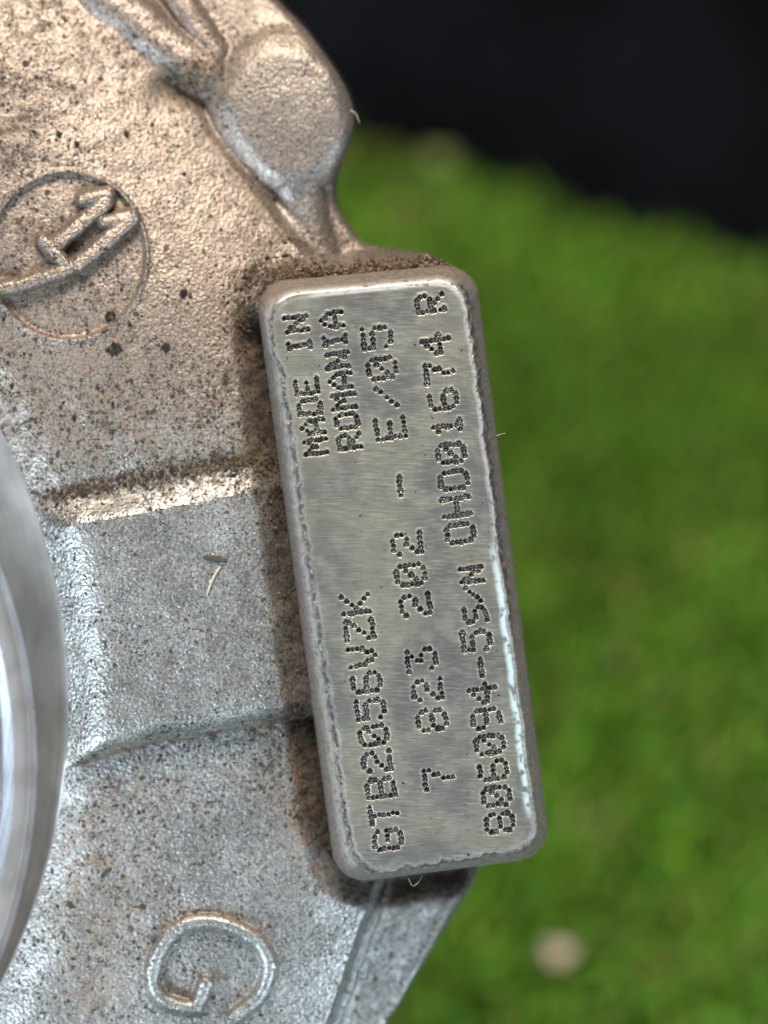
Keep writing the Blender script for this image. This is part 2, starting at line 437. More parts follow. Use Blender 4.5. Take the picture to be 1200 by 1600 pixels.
# dirt-filled groove above the land
W = W - 0.25 * np.exp(-((v - 776) / 16) ** 2) * ss(440, 400, X)
# raised land between the two
land_poly = [(-120, 822), (92, 800), (250, 771), (432, 738), (600, 700), (640, 1090), (458, 1118), (250, 1152), (122, 1188), (-120, 1230)]
sd_land = sd_poly(XX, YY, land_poly)
_u = np.clip((8 - sd_land) / 30.0, 0, 1)
lt = np.where(v < 980, 0.5 * ss(8, -26, sd_land) + 0.5 * np.clip((6 - sd_land) / 30, 0, 1), np.sqrt(np.clip(1 - (1 - _u) ** 2, 0, 1)) * 0.85 + 0.15 * ss(10, -30, sd_land))
W = mix(W, -4.0 - 0.0006 * (X - 250), lt)
# letter
letter = np.concatenate([[(322, 1537), (315, 1556)], catmull([(306, 1575), (285, 1574), (256, 1564), (240, 1542), (239, 1515), (250, 1483), (272, 1456), (303, 1442), (340, 1443), (378, 1456), (408, 1477), (422, 1506), (416, 1536), (398, 1564), (364, 1592)], 4, False)])
sd_let = sd_path(X + wob(4, 16, 31), Y + wob(4, 16, 32), letter) - 12.0
W = W + 1.0 * np.sqrt(np.clip(1 - (np.clip(sd_let + 10, 0, 12) / 12) ** 2, 0, 1)) * (sd_let < 2.5)
# trough round the pad
sd_pad = sd_poly(X, Y, PAD_OUT_POLY)
side = ss(470, 540, Y)                                # left side and bottom
W = W - 2.5 * ss(50, -6, sd_pad + wob(10, 30, 8)) * side
ledge = -4.6 - 0.02 * np.clip(430 - Y, 0, 60) - 0.004 * np.clip(sd_pad, 0, 80)
lm = ss(36, 2, sd_pad + wob(14, 25, 9)) * ss(500, 450, Y) * ss(380, 470, X)
W = mix(W, np.maximum(W, ledge), lm)
# the bore on the left
def eC(c, r): return r - np.hypot(X - c[0], Y - c[1])
eA = eC((-827, 1104), 932.0); eB = eC((-807, 1190), 863.0); eCc = eC((-779, 1195), 800.0)
edgeW = -5.9 + 0.45 * np.exp(-((Y - 980) / 150.0) ** 2) - 1.0 * ss(1150, 1300, Y) - 0.6 * ss(780, 600, Y)
rl = 0.13 * np.log1p(np.exp(np.clip((np.minimum(eA, 0) / 62.0 + 0.80) / 0.13, -30, 30))) / 0.80
rl = np.clip(rl, 0, 1)
W = mix(W, edgeW, rl)
fAB = np.clip(eA / np.maximum(eA - eB, 1e-3), 0, 1)
inner = mix(edgeW, -9.3 + 0 * W, 0.55 * fAB ** 1.5 + 0.45 * fAB)
inner = inner - 0.9 * ss(-2, 9, eB) - 0.3 * ss(9, 60, eB) - 0.012 * np.clip(eCc, 0, 40) + 0.35 * np.exp(-((eCc - 24) / 4) ** 2) - 6.0 * ss(30, 160, eCc)
W = np.where(eA > 0, inner, W)
W_smooth = W.copy()
cast_area = ss(4, -14, eA)
W = W + cast_area * (fbm(X / 30.0, Y / 30.0, 55, 2) - .5) * 0.08

# outline of the casting seen from the front
outline = [(385, -175)] + list(map(tuple, catmull([(405, -60), (426, -14), (444, 10), (474, 40), (500, 74), (524, 108), (546, 148), (554, 182), (549, 216), (534, 258), (525, 290), (529, 322), (546, 352), (570, 380)], 4, False))) + \
    [(610, 388), (668, 396), (705, 412), (724, 470), (735, 560), (812, 1230), (806, 1310), (758, 1345), (746, 1362), (738, 1382), (604, 1600), (515, 1765), (-155, 1765), (-155, -175)]
sdo, nx, ny = sd_poly(X, Y, outline, True)
EDGE = 15.0
W = W - np.where((sdo > -EDGE), (EDGE * PX) * (1 - np.sqrt(np.clip(1 - (np.clip(sdo + EDGE, 0, EDGE) / EDGE) ** 2, 0, 1))), 0)
out = sdo > 0
backd = np.clip(sdo, 0, 20) / 12.0
# behind the outline: straight back, a little tucked in
PXs = np.where(out, nx - (X - nx) * 0.3, X); PYs = np.where(out, ny - (Y - ny) * 0.3, Y)
ix = np.clip(((nx - gx[0]) / STEP).round().astype(int), 0, len(gx) - 1); iy = np.clip(((ny - gy[0]) / STEP).round().astype(int), 0, len(gy) - 1)
Wrim = W_smooth[iy, ix] - EDGE * PX
WV = np.where(out, Wrim - backd * 22.0, W)
V = (P(PXs, PYs, WV) - OFF) * 0.001
NRM = grid_normals(V)
if NRM[400, 200] @ np.array([0, 0, 1.0]) < 0: NRM = -NRM

# ---- where dirt sits; some marks also paint in shade
grime = 0.62 + 0.5 * (fbm(X / 90, Y / 90, 61, 3) - .5)
def add(a, m): return np.clip(a + m, 0, 1.3)
grime = add(grime, 0.85 * blob(X, Y, 5, 190, 90, 130))
grime = add(grime, 0.50 * blob(X, Y, 80, 30, 110, 70))
grime = add(grime, -0.40 * blob(X, Y, 270, 330, 110, 190, -0.5))
grime = add(grime, 0.42 * blob(X, Y, 110, 400, 120))
grime = add(grime, 0.70 * blob(X, Y, 230, 680, 250, 95))  # grime, raised to paint in the volute's shaded lower strip
grime = add(grime, 0.75 * blob(X, Y, 385, 640, 58, 150))
grime = add(grime, 0.85 * ss(66, 14, sd_pad + wob(30, 24, 77)) * side + 0.75 * blob(X, Y, 468, 1240, 52, 130))  # trough grit, strengthened to stand in for shade beside the pad
grime = add(grime, 0.40 * np.exp(-((v - 774) / 18) ** 2) * (X < 440))
grime = add(grime, -0.36 * ss(4, -30, sd_land) * (eA < -30))
grime = add(grime, 1.2 * np.exp(-((sd_land - 8) / 14) ** 2) * (v > 980) * ss(90, 140, X))  # black dirt line that also paints the shade under the land
grime = add(grime, 0.32 * blob(X, Y, 150, 1330, 60, 170, 0.3) + 0.35 * blob(X, Y, 330, 1185, 160, 55))
grime = add(grime, -0.18 * blob(X, Y, 510, 1450, 110, 120))
grime = add(grime, -0.35 * ss(4, -18, sd_boss) - 0.25 * blob(X, Y, 490, 330, 50, 60))
grime = add(grime, 0.25 * np.exp(-((sd_let - 6) / 9) ** 2))
grime = np.clip(grime - 0.6 * ss(2, -4, sd_all) - 0.6 * ss(2, -5, sd_let), 0, 1.3)
rust = np.zeros_like(X)
rust = add(rust, 1.0 * ss(26, 4, sd_pad + wob(18, 20, 71)) * ss(560, 450, Y) * ss(390, 460, X))
rust = add(rust, 0.55 * blob(X, Y, 440, 430, 60, 25, -0.2) + 0.35 * blob(X, Y, 400, 470, 40, 60))
rust = add(rust, 1.2 * blob(X, Y, 303, 120, 55, 28, -0.3) + 0.45 * np.exp(-((d + 4) / 14) ** 2) * (Y < 380) * ss(-200, -60, al + 0))
rust = add(rust, 0.95 * np.exp(-((v - 774) / 14) ** 2) * ss(40, 90, X) * ss(440, 380, X))
rust = add(rust, 0.45 * blob(X, Y, 150, 1480, 60, 160) + 0.4 * blob(X, Y, 140, 1560, 50, 30) + 0.25 * blob(X, Y, 150, 1300, 50, 90))
rust = add(rust, 0.55 * np.exp(-((sd_let - 4) / 7) ** 2) * (0.3 + 0.7 * ss(1520, 1440, Y)))
rust = add(rust, 0.8 * np.exp(-((sd_land - 8) / 8) ** 2) * (v > 980) * ss(90, 140, X) * (X < 470))  # brown share of the land's lower line, dirt and painted shade together
rust = add(rust, 0.45 * ss(60, 12, sd_pad + wob(34, 26, 78)) * side + 0.25 * blob(X, Y, 200, 600, 220, 130))  # brown soil; in the trough it also carries painted shade
rust = add(rust, (0.55 * np.exp(-((sd_all - 4) / 7) ** 2) + 0.22) * (er < 1) * ss(-2, 3, sd_all))
rust = add(rust, 0.55 * blob(X, Y, 470, 1240, 45, 130) + 0.35 * blob(X, Y, 5, 190, 70, 110) + 0.4 * blob(X, Y, 395, 660, 45, 110))
rust = add(rust, 0.35 * ss(-2, -30, dc) * (Y > 1350))
tan = np.clip(ss(900, 560, Y + .18 * X) * 0.9 + 0.15, 0, 1) * (1 - 0.12 * ss(0, -20, sd_boss)) * (1 - 0.6 * blob(X, Y, 480, 320, 45, 50))
tan = np.where(v > 788, 0.04 + 0.30 * blob(X, Y, 180, 1400, 140, 220), tan)
radial = eA * PX

A = {"grime": grime.ravel(), "rust": rust.ravel(), "tan": tan.ravel(), "radial": radial.ravel()}
Vf = V.reshape(-1, 3); Nf = NRM.reshape(-1, 3)
nr, nc = X.shape
idx = np.arange(nr * nc).reshape(nr, nc)
F = np.stack([idx[:-1, :-1], idx[1:, :-1], idx[1:, 1:], idx[:-1, 1:]], -1).reshape(-1, 4)
def fc(a): return a[:-1, :-1].ravel()                # value of a face = its first corner
so = fc(sdo)
keep = so < 18
cls = np.zeros(len(F), int)                          # 0 body
cls[fc((sd_boss < 6) & (d > -4))] = 1
cls[fc((sd_land < 2) & (eA < -2) & (sd_pad > -20))] = 2
cls[fc(eA >= -2)] = 3
cls[fc(((eCc > -1) & (eCc < 60)) | ((eB > -1) & (eB < 8)))] = 7
cls[fc((ed < 6))] = 4
cls[fc(sd_let < 3)] = 5
cls[fc((dc < 0) & (Y > 1340))] = 6
for i, q in enumerate(sd_strokes):
    m = fc((q < 1.5) & (q <= sd_all + 1e-6) & (ed < 4)); cls[m] = 10 + i
def part(i, name, mat, parent=ROOT):
    s = keep & (cls == i)
    return sub_mesh(name, s, F, Vf, Nf, A, mat, parent) if s.any() else None
part(0, "casting_body", MAT_CAST); part(1, "bolt_boss", MAT_CAST); part(2, "raised_land", MAT_CAST)
part(3, "bore", MAT_TURNED)["label"] = "smooth turned bore with concentric rings"
part(7, "bore_ring", MAT_RING)["label"] = "machined ring bands inside the bore, metal brightened for their blue-white highlight"
emb = part(4, "emblem_disc", MAT_CAST); emb["label"] = "round foundry emblem with raised bars"
part(5, "raised_letter", MAT_CAST)["label"] = "raised cast letter G"
part(6, "web", MAT_CAST)
for i in range(6): part(10 + i, "emblem_bar", MAT_CAST, emb)

# scroll behind the face, resting on the turf (hidden from the front by the casting)
def torus(maj, mnr, n=72, m=36):
    a = np.arange(n) / n * 2 * np.pi; b = np.arange(m) / m * 2 * np.pi
    Aa, Bb = np.meshgrid(a, b, indexing='ij')
    rr = mnr * (0.80 + 0.20 * (Aa / (2 * np.pi)))
    vv = np.stack([(maj + rr * np.cos(Bb)) * np.cos(Aa), (maj + rr * np.cos(Bb)) * np.sin(Aa), rr * np.sin(Bb)], -1).reshape(-1, 3)
    k = np.arange(n * m).reshape(n, m)
    ff = np.stack([k, np.roll(k, -1, 0), np.roll(np.roll(k, -1, 0), -1, 1), np.roll(k, -1, 1)], -1).reshape(-1, 4)
    return vv, ff
tv, tf = torus(26.0, 18.0)
tc = np.array([-40.0, -14.0, -38.0])
tv = tv + tc
n = len(tv)
scr = mesh_obj("scroll", (tv - OFF) * 0.001, tf, MAT_CAST, ROOT, {"grime": np.full(n, .5), "rust": np.full(n, .2), "tan": np.full(n, .3), "radial": np.zeros(n)})
# outlet foot: tapered round stub from the scroll to the ground
c0 = np.array([-40.0, -14.0, -40.0]); 
w0 = c0 @ ROT.T + ORG
ring = []
for z, r in ((w0[2], 26), (w0[2] * .7, 27), (w0[2] * .4, 24), (8, 24), (4, 27), (1.0, 27), (-1.0, 26)):
    a = np.arange(48) / 48 * 2 * np.pi
    ring.append(np.stack([w0[0] + r * np.cos(a), w0[1] + r * np.sin(a), np.full(48, z)], -1))
fv = from_world(np.concatenate(ring)); k = np.arange(7 * 48).reshape(7, 48)
ff = np.stack([k[:-1], np.roll(k[:-1], -1, 1), np.roll(k[1:], -1, 1), k[1:]], -1).reshape(-1, 4)
n = len(fv)
mesh_obj("outlet_foot", (fv - OFF) * 0.001, ff[:, ::-1], MAT_CAST, ROOT, {"grime": np.full(n, .5), "rust": np.full(n, .3), "tan": np.full(n, .3), "radial": np.zeros(n)})

# ------------------------------------------------------------------ identification pad with dot-peened characters
FONT = {
 '0': "01110 10001 10011 10101 11001 10001 01110", '1': "00100 01100 00100 00100 00100 00100 01110", '2': "01110 10001 00001 00110 01000 10000 11111",
 '3': "11111 00010 00100 00110 00001 10001 01110", '4': "00010 00110 01010 10010 11111 00010 00010", '5': "11111 10000 11110 00001 00001 10001 01110",
 '6': "01110 10000 10000 11110 10001 10001 01110", '7': "11111 00001 00010 00010 00100 00100 00100", '8': "01110 10001 10001 01110 10001 10001 01110",
 '9': "01110 10001 10001 01111 00001 00001 01110", '-': "00000 00000 00000 11111 00000 00000 00000", '/': "00000 00001 00010 00100 01000 10000 00000",
 'O': "01110 10001 10001 10001 10001 10001 01110", 'G': "01110 10001 10000 10111 10001 10001 01110", 'T': "11111 00100 00100 00100 00100 00100 00100",
 'B': "11110 10001 10001 11110 10001 10001 11110", 'V': "10001 10001 10001 10001 01010 01010 00100", 'Z': "11111 00001 00010 00100 01000 10000 11111",
 'K': "10001 10010 10100 11000 10100 10010 10001", 'M': "10001 11011 10101 10101 10001 10001 10001", 'A': "00100 01010 10001 10001 11111 10001 10001",
 'D': "11110 10001 10001 10001 10001 10001 11110", 'E': "11111 10000 10000 11110 10000 10000 11111", 'I': "01110 00100 00100 00100 00100 00100 01110",
 'N': "10001 11001 11001 10101 10011 10011 10001", 'R': "11110 10001 10001 11110 10100 10010 10001", 'H': "10001 10001 10001 11111 10001 10001 10001",
 'S': "01111 10000 10000 01110 00001 00001 11110"}
TEXT = [  # char, centre px, column pitch, row pitch, mean dot radius
 *[(c, p, 6.7, 6.9, 4.2) for c, p in zip("GTB2056VZK", [(606, 1312), (600, 1273), (595, 1231), (589, 1190), (584, 1149), (579, 1108), (573, 1066), (567, 1026), (561.5, 984), (556, 944)])],
 *[(c, p, 5.2, 5.5, 3.9) for c, p in zip("MADEIN", [(494.5, 698), (489, 667), (484, 636), (479.5, 604), (468.5, 540), (463.5, 506)])],
 *[(c, p, 5.2, 5.5, 3.9) for c, p in zip("ROMANIA", [(546, 690), (542, 658), (537.5, 627), (532.5, 595), (528, 563), (523.5, 532), (518.5, 500)])],
 *[(c, p, 7.4, 7.2, 4.2) for c, p in zip("7823202-E/05", [(686, 1216), (675, 1125), (668, 1078), (659, 1031), (648.7, 945), (642, 898), (636, 850), (625, 759), (610, 669), (604, 620), (597, 576), (589, 528)])],
 *[(c, p, 6.7, 6.9, 4.3) for c, p in zip("806094-5", [(781, 1285), (776, 1244), (771, 1203), (765, 1163), (760, 1123), (754, 1083), (752, 1042), (745, 1001)])],
 *[(c, p, 5.2, 5.6, 4.0) for c, p in zip("S/N", [(743, 960), (740, 929), (737, 898)])],
 *[(c, p, 6.7, 6.9, 4.3) for c, p in zip("OHO01674", [(719.5, 833), (714, 792), (709, 750), (704.5, 708), (698.5, 666), (693, 624), (687, 583), (681, 538)])],
 *[(c, p, 6.0, 6.6, 4.1) for c, p in zip("R", [(672, 474)])],
]
rd = np.array([-0.132, -0.9912]); updir = np.array([-0.9912, 0.132])
dots = []
for ci, (ch, p, cp, rp, rad) in enumerate(TEXT):
    rows = FONT[ch].split()
    for i, row in enumerate(rows):
        for j, b in enumerate(row):
            if b == '1':
                q = np.array(p) + rd * (j - 2) * cp + updir * (3 - i) * rp + rng.normal(0, 0.6, 2)
                dots.append((q[0], q[1], rad * rng.uniform(0.88, 1.18) * (1.18 if rng.random() < .12 else 1), ci, rng.uniform(.75, 1.1)))

hl, hw, rc = PL / 2, PW / 2, 47.0
ph = np.linspace(0, math.pi / 2, 44)[1:]
ta = np.concatenate([-(hw - rc) - rc * np.sin(ph[::-1]), np.arange(-(hw - rc), hw - rc + .5, 1.06), (hw - rc) + rc * np.sin(ph)])
ext_t = np.where(np.abs(ta) > hw - rc, hl - rc + np.sqrt(np.clip(rc ** 2 - (np.abs(ta) - (hw - rc)) ** 2, 0, None)), hl)
NS = 860
sa = np.linspace(-1, 1, NS)
Tg, Sg = np.meshgrid(ta, sa)                          # rows along the pad
Sg = Sg * ext_t[None, :]
pp = bil(PAD_IN, Tg / PW + .5, Sg / PL + .5)
# ragged outline of the milled face: a step on the left near the top, nibbled elsewhere
_rg = ss(70, 0, hw + Tg) * (-8.0 * ss(572, 556, pp[..., 1]) + (fbm(pp[..., 1] / 14, pp[..., 1] * 0 + 3, 121, 3) - .5) * 9)
_rr = ss(60, 0, hw - Tg) * (fbm(pp[..., 1] / 18, pp[..., 1] * 0 + 9, 125, 3) - .5) * 7
_rb = ss(50, 0, hl - Sg) * (fbm(pp[..., 0] / 12, pp[..., 0] * 0 + 5, 129, 3) - .5) * 12
pp = np.stack([pp[..., 0] + _rg + _rr, pp[..., 1] + _rb], -1)
px_, py_ = pp[..., 0], pp[..., 1]
wf = (fbm(px_ / 60, py_ / 60, 81, 3) - .5) * 0.05
edge_d = np.minimum.reduce([hw - np.abs(Tg), hl - np.abs(Sg)])
cq = np.hypot(np.clip(np.abs(Tg) - (hw - rc), 0, None), np.clip(np.abs(Sg) - (hl - rc), 0, None))
corner = (np.abs(Tg) > hw - rc) & (np.abs(Sg) > hl - rc)
edge_d = np.where(corner, rc - cq, edge_d)
wf = wf - 0.035 * ss(9, 0, edge_d)
crater = np.zeros_like(wf); rim = np.zeros_like(wf); hole = np.zeros_like(wf); halo = np.zeros_like(wf)
chid = np.full(wf.shape, -1)
for (qx, qy, r, ci, dep) in dots:
    # rows near this dot
    approx = (qy - 900.0) / 905.0
    r0 = int(np.clip((approx + .5) * NS - 70, 0, NS - 1)); r1 = int(np.clip((approx + .5) * NS + 70, 1, NS))
    sl = slice(r0, r1)
    dd = np.hypot(px_[sl] - qx, py_[sl] - qy)
    m = dd < r * 3
    z = np.where(dd < r, -0.24 * dep * (1 - (dd / r) ** 2) ** 0.8, 0)
    crater[sl] = np.minimum(crater[sl], z)
    rim[sl] = np.maximum(rim[sl], rng.uniform(.008, .034) * np.exp(-((dd - r - 1.0) / 1.7) ** 2))
    hole[sl] = np.maximum(hole[sl], (0.80 + 0.20 * rng.random()) * ss(r * 1.06, r * 0.84, dd))
    halo[sl] = np.maximum(halo[sl], ss(r + 6, r + 0.5, dd))
    chid[sl] = np.where(dd < r + 0.6, ci, chid[sl])
wf = wf + np.where(crater < 0, crater, rim)
halo = halo * (1 - hole)
Vp = P(px_, py_, wf)
# rings from the face edge over the worn edge and down the drafted wall
nR, nC = wf.shape
pi_ = np.arange(nR * nC).reshape(nR, nC)
loop = np.concatenate([pi_[0, :], pi_[1:-1, -1], pi_[-1, ::-1], pi_[1:-1, 0][::-1]])
lt_, ls_ = Tg.ravel()[loop], Sg.ravel()[loop]
inn = pp.reshape(-1, 2)[loop]
outp = bil(PAD_OUT, lt_ / PW + .5, ls_ / PL + .5)
wl = wf.ravel()[loop]
prof = [(0.07, -.08), (0.16, -.26), (0.30, -.62), (0.46, -1.25), (0.66, -2.3), (0.85, -3.6), (1.0, -5.4), (0.99, -8.0), (0.90, -13.0)]
ring_v = []; ring_w = []
nz = fbm(inn[:, 0] / 7, inn[:, 1] / 7, 91, 3) - .5; nz2 = fbm(inn[:, 0] / 22, inn[:, 1] / 22, 95, 3) - .5
for i, (a_, w_) in enumerate(prof):
    q = mix(inn, outp, a_); amt = (0.9, 1.1, .8, .5, .4, .4, .4, .2, .1)[i]
    ww = w_ + (nz * 0.22 + nz2 * 0.35) * amt + wl * (0.6 if i == 0 else 0)
    ring_v.append(P(q[:, 0], q[:, 1], ww)); ring_w.append(np.full(len(loop), i + 1))
nl = len(loop)
Vall = (np.concatenate([Vp.reshape(-1, 3)] + ring_v) - OFF) * 0.001
rid = nR * nC + np.arange(len(prof) * nl).reshape(len(prof), nl)
rings = np.concatenate([loop[None], rid])
Fp = np.stack([pi_[:-1, :-1], pi_[1:, :-1], pi_[1:, 1:], pi_[:-1, 1:]], -1).reshape(-1, 4)
Fr = np.stack([rings[:-1], np.roll(rings[:-1], -1, 1), np.roll(rings[1:], -1, 1), rings[1:]], -1).reshape(-1, 4)
# attributes
nf = nR * nC
def full(face, ringvals): return np.concatenate([face.ravel()] + [np.broadcast_to(rv, (nl,)) for rv in ringvals])
tl, sl_ = lt_ / hw, ls_ / hl
right = ss(.86, .97, tl); left = ss(-.86, -.97, tl); top = ss(-.95, -.995, sl_); bot = ss(.95, .995, sl_)
ylo = ss(.05, .35, sl_)
near = lambda a, b: ss(a, b, edge_d)
fr_ = ss(.80, .9, Tg / hw); fl_ = ss(-.80, -.9, Tg / hw)
sy = Sg / hl
tnoise = fbm(px_ / 9, py_ / 9, 97, 3)
worn_lit_face = near(8, 1) * np.clip(ss(-.94, -.98, sy) * ss(-.7, -.5, Tg / hw) * 1.0 + fr_ * ss(.4, -.5, sy) * 0.55 + fr_ * .2, 0, 1)
ox_face = near(15, 6) * ss(0, 5, edge_d) * fr_ * ss(-.15, .1, sy) * ss(.93, .82, sy)
edge_dark_face = near(7, 0) * np.clip(fl_ * 0.95 + 0.8 * ss(.93, .985, sy) + .5 * fr_ * ss(.7, .85, sy), 0, 1)
worn_lit = full(worn_lit_face, [top * .9 + right * .25 + .1, top * .5 + left * .10 + right * .1, left * .30 + top * .15, left * .2, 0, 0, 0, 0, 0])
oxide = full(ox_face, [right * ylo * .5] + [0] * 8)
edge_dark = full(edge_dark_face, [left * 1.6 + bot * 1.1 + right * ss(.75, .9, sl_) * .6, left * .5 + bot * 1.3 + right * (1 - ylo) * 1.3, right * .35 + right * (1 - ylo) * .9 + bot * .6, right * (1 - ylo) * .4 + bot * .35, bot * .5, bot * .5 + left * .3, left * .5 + .2, .4, .5])
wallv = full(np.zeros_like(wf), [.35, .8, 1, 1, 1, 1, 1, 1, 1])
holev = full(hole, [0] * 9); halov = full(halo, [0] * 9)
Ap = {"wall": wallv, "worn_lit": worn_lit, "oxide": oxide, "edge_dark": edge_dark, "hole": holev, "halo": halov}
Np = np.concatenate([grid_normals(Vp).reshape(-1, 3)])
if Np[len(Np) // 2] @ np.array([0, 0, 1.0]) < 0: Np = -Np
# ring normals
RV = np.stack([Vp.reshape(-1, 3)[loop]] + ring_v)
du = np.roll(RV, -1, 1) - np.roll(RV, 1, 1); dv = np.gradient(RV, axis=0)
rn = np.cross(du, dv); rn /= np.linalg.norm(rn, axis=-1, keepdims=True) + 1e-12
ctr = RV.mean(axis=(0, 1)); 
if ((RV[4] - ctr) * rn[4]).sum() < 0: rn = -rn
Np = np.concatenate([Np, rn[1:].reshape(-1, 3)])
cf = chid[:-1, :-1].ravel()
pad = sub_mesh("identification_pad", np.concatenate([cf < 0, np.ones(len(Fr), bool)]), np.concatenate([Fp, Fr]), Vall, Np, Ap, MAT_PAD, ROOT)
pad["label"] = "milled rounded rectangular pad with dot-peened serial text"
for ci, (ch, *_r) in enumerate(TEXT):
    o = sub_mesh("stamped_character", cf == ci, Fp, Vall, Np, Ap, MAT_PAD, pad)
    kind = "digit" if ch.isdigit() else ("letter" if ch.isalpha() else "mark")
    o["label"] = "dot-peened %s %s" % (kind, {'-': 'dash', '/': 'slash'}.get(ch, ch))

# ------------------------------------------------------------------ soil crumbs lodged on the casting
def surf(x, y):
    i = np.clip(((np.asarray(x) - gx[0]) / STEP).round().astype(int), 0, nc - 1); j = np.clip(((np.asarray(y) - gy[0]) / STEP).round().astype(int), 0, nr - 1)
    return W[j, i], NRM[j, i], i, j
OCT = np.array([(1, 0, 0), (-1, 0, 0), (0, 1, 0), (0, -1, 0), (0, 0, 1), (0, 0, -1)], float)
OF = np.array([(0, 2, 4), (2, 1, 4), (1, 3, 4), (3, 0, 4), (2, 0, 5), (1, 2, 5), (3, 1, 5), (0, 3, 5)])
def crumbs(n_try, x0, x1, y0, y1, prob, rlo, rhi, elong=1.0, seed=0):
    r = np.random.default_rng(seed)
    x = r.uniform(x0, x1, n_try); y = r.uniform(y0, y1, n_try)
    w, nn, i, j = surf(x, y)
    ok = (r.random(n_try) < prob[j, i]) & (sdo[j, i] < -2) & (sd_pad[j, i] > -3) & (eA[j, i] < -8)
    x, y, w = x[ok], y[ok], w[ok]; n_ = len(x)
    rad = (rlo + (rhi - rlo) * r.random(n_) ** 2.5) * PX
    c = P(x, y, w + rad * 0.35)
    sc = r.uniform(.6, 1.3, (n_, 1, 3)) * np.array([1, 1, .7])
    sc[:, :, 0] *= 1 + (elong - 1) * r.random((n_, 1))
    th = r.uniform(0, 6.28, n_); cs, sn = np.cos(th), np.sin(th)
    v0 = OCT[None] * sc * rad[:, None, None] * r.uniform(.7, 1.25, (n_, 6, 1))
    vx = v0[..., 0] * cs[:, None] - v0[..., 1] * sn[:, None]; vy = v0[..., 0] * sn[:, None] + v0[..., 1] * cs[:, None]
    vv = np.stack([vx, vy, v0[..., 2]], -1) + c[:, None]
    f = OF[None] + 6 * np.arange(n_)[:, None, None]
    base = np.array([(0.06, .040, .024), (0.12, .080, .046), (0.19, .135, .082), (.022, .018, .015)])[r.integers(0, 4, n_)]
    return vv.reshape(-1, 3), f.reshape(-1, 3), np.repeat(base, 6, 0)
parts_ = [crumbs(30000, 300, 720, 370, 520, np.clip(rust * .9 - .12, 0, 1), 0.7, 3.4, 2.6, 1),
          crumbs(12000, 60, 440, 715, 830, np.clip((rust - .25) * .8, 0, 1), 1.0, 3.6, 2.0, 2),
          crumbs(7000, 200, 420, 60, 200, np.clip((rust - .3) * .55, 0, 1), 1.0, 3.0, 2.0, 3),
          crumbs(16000, 0, 540, 0, 1600, np.clip((grime - .45) * .35, 0, 1), .8, 3.2, 1.6, 4),
          crumbs(5000, 220, 440, 1420, 1600, np.clip((rust - .3) * .5, 0, 1), .8, 2.6, 2.0, 5),
          crumbs(160, 0, 440, 100, 700, np.full_like(W, .35), 3.0, 7.0, 1.4, 6)]
o_ = 0; vs_, fs_, cs_ = [], [], []
for a_, b_, c_ in parts_: vs_.append(a_); fs_.append(b_ + o_); cs_.append(c_); o_ += len(a_)
# a dark clot below the emblem
cr_o = mesh_obj("soil_crumbs", to_world(np.concatenate(vs_)), np.concatenate(fs_), MAT_DIRT, None, colors={"tint": np.concatenate(cs_)}, smooth=False)
cr_o["kind"] = "stuff"; cr_o["label"] = "brown and black soil crumbs caught on the casting"; cr_o["category"] = "dirt"

# ------------------------------------------------------------------ small loose bits lying on the casting
def sliver(name, pts, width, mat, label, cat, lift=3.0, group=None, thick=.35):
    """narrow curved blade bit along photograph points, lying on the surface."""
    pts = catmull(pts, 5, False); n_ = len(pts)
    w, _, _, _ = surf(pts[:, 0], pts[:, 1]); w = np.convolve(np.pad(w, 3, 'edge'), np.ones(7) / 7, 'valid')
    t_ = np.gradient(pts, axis=0); t_ /= np.linalg.norm(t_, axis=1, keepdims=True)
    nn = np.stack([-t_[:, 1], t_[:, 0]], 1)
    prof_ = np.sin(np.linspace(.25, math.pi - .25, n_)) ** .6 * width / 2
    lf = lift * PX * (0.5 + np.sin(np.linspace(0, math.pi, n_)))
    a_ = P(*(pts + nn * prof_[:, None]).T, w + lf); b_ = P(*pts.T, w + lf + width * PX * thick); c_ = P(*(pts - nn * prof_[:, None]).T, w + lf); d_ = P(*pts.T, w + lf - width * PX * thick * .6)
    vv = np.stack([a_, b_, c_, d_], 1)
    k = np.arange(n_ * 4).reshape(n_, 4)
    f = np.stack([k[:-1], np.roll(k[:-1], -1, 1), np.roll(k[1:], -1, 1), k[1:]], -1).reshape(-1, 4)
    vv = to_world(vv.reshape(-1, 3)); o0 = vv.mean(0)
    o = mesh_obj(name, vv - o0, f, mat); o.location = Vector(o0)
    o["label"] = label; o["category"] = cat
    if group: o["group"] = group
    return o
sliver("straw_bit", [(317, 871), (335, 874), (355, 877)], 8, MAT_STRAW_D, "short dark straw bit lying flat on the raised land", "straw")
sliver("straw_bit", [(345, 884), (332, 905), (323, 931)], 4.5, MAT_STRAW_L, "thin pale curved straw bit just below the dark one on the raised land", "straw")
sliver("straw_bit", [(157, 1370), (166, 1362), (174, 1356)], 6, MAT_STRAW_D, "tiny dark sliver in a brown patch left above the raised letter", "straw")
sliver("hair_fibre", [(24, 676), (32, 664), (45, 658), (58, 655)], 2.6, MAT_STRAW_D, "fine dark curved fibre near the bore edge below the emblem", "fibre")
sliver("hair_fibre", [(410, 1212), (418, 1198), (428, 1186)], 2.6, MAT_STRAW_D, "short dark fibre in the grimy corner below the raised land", "fibre")

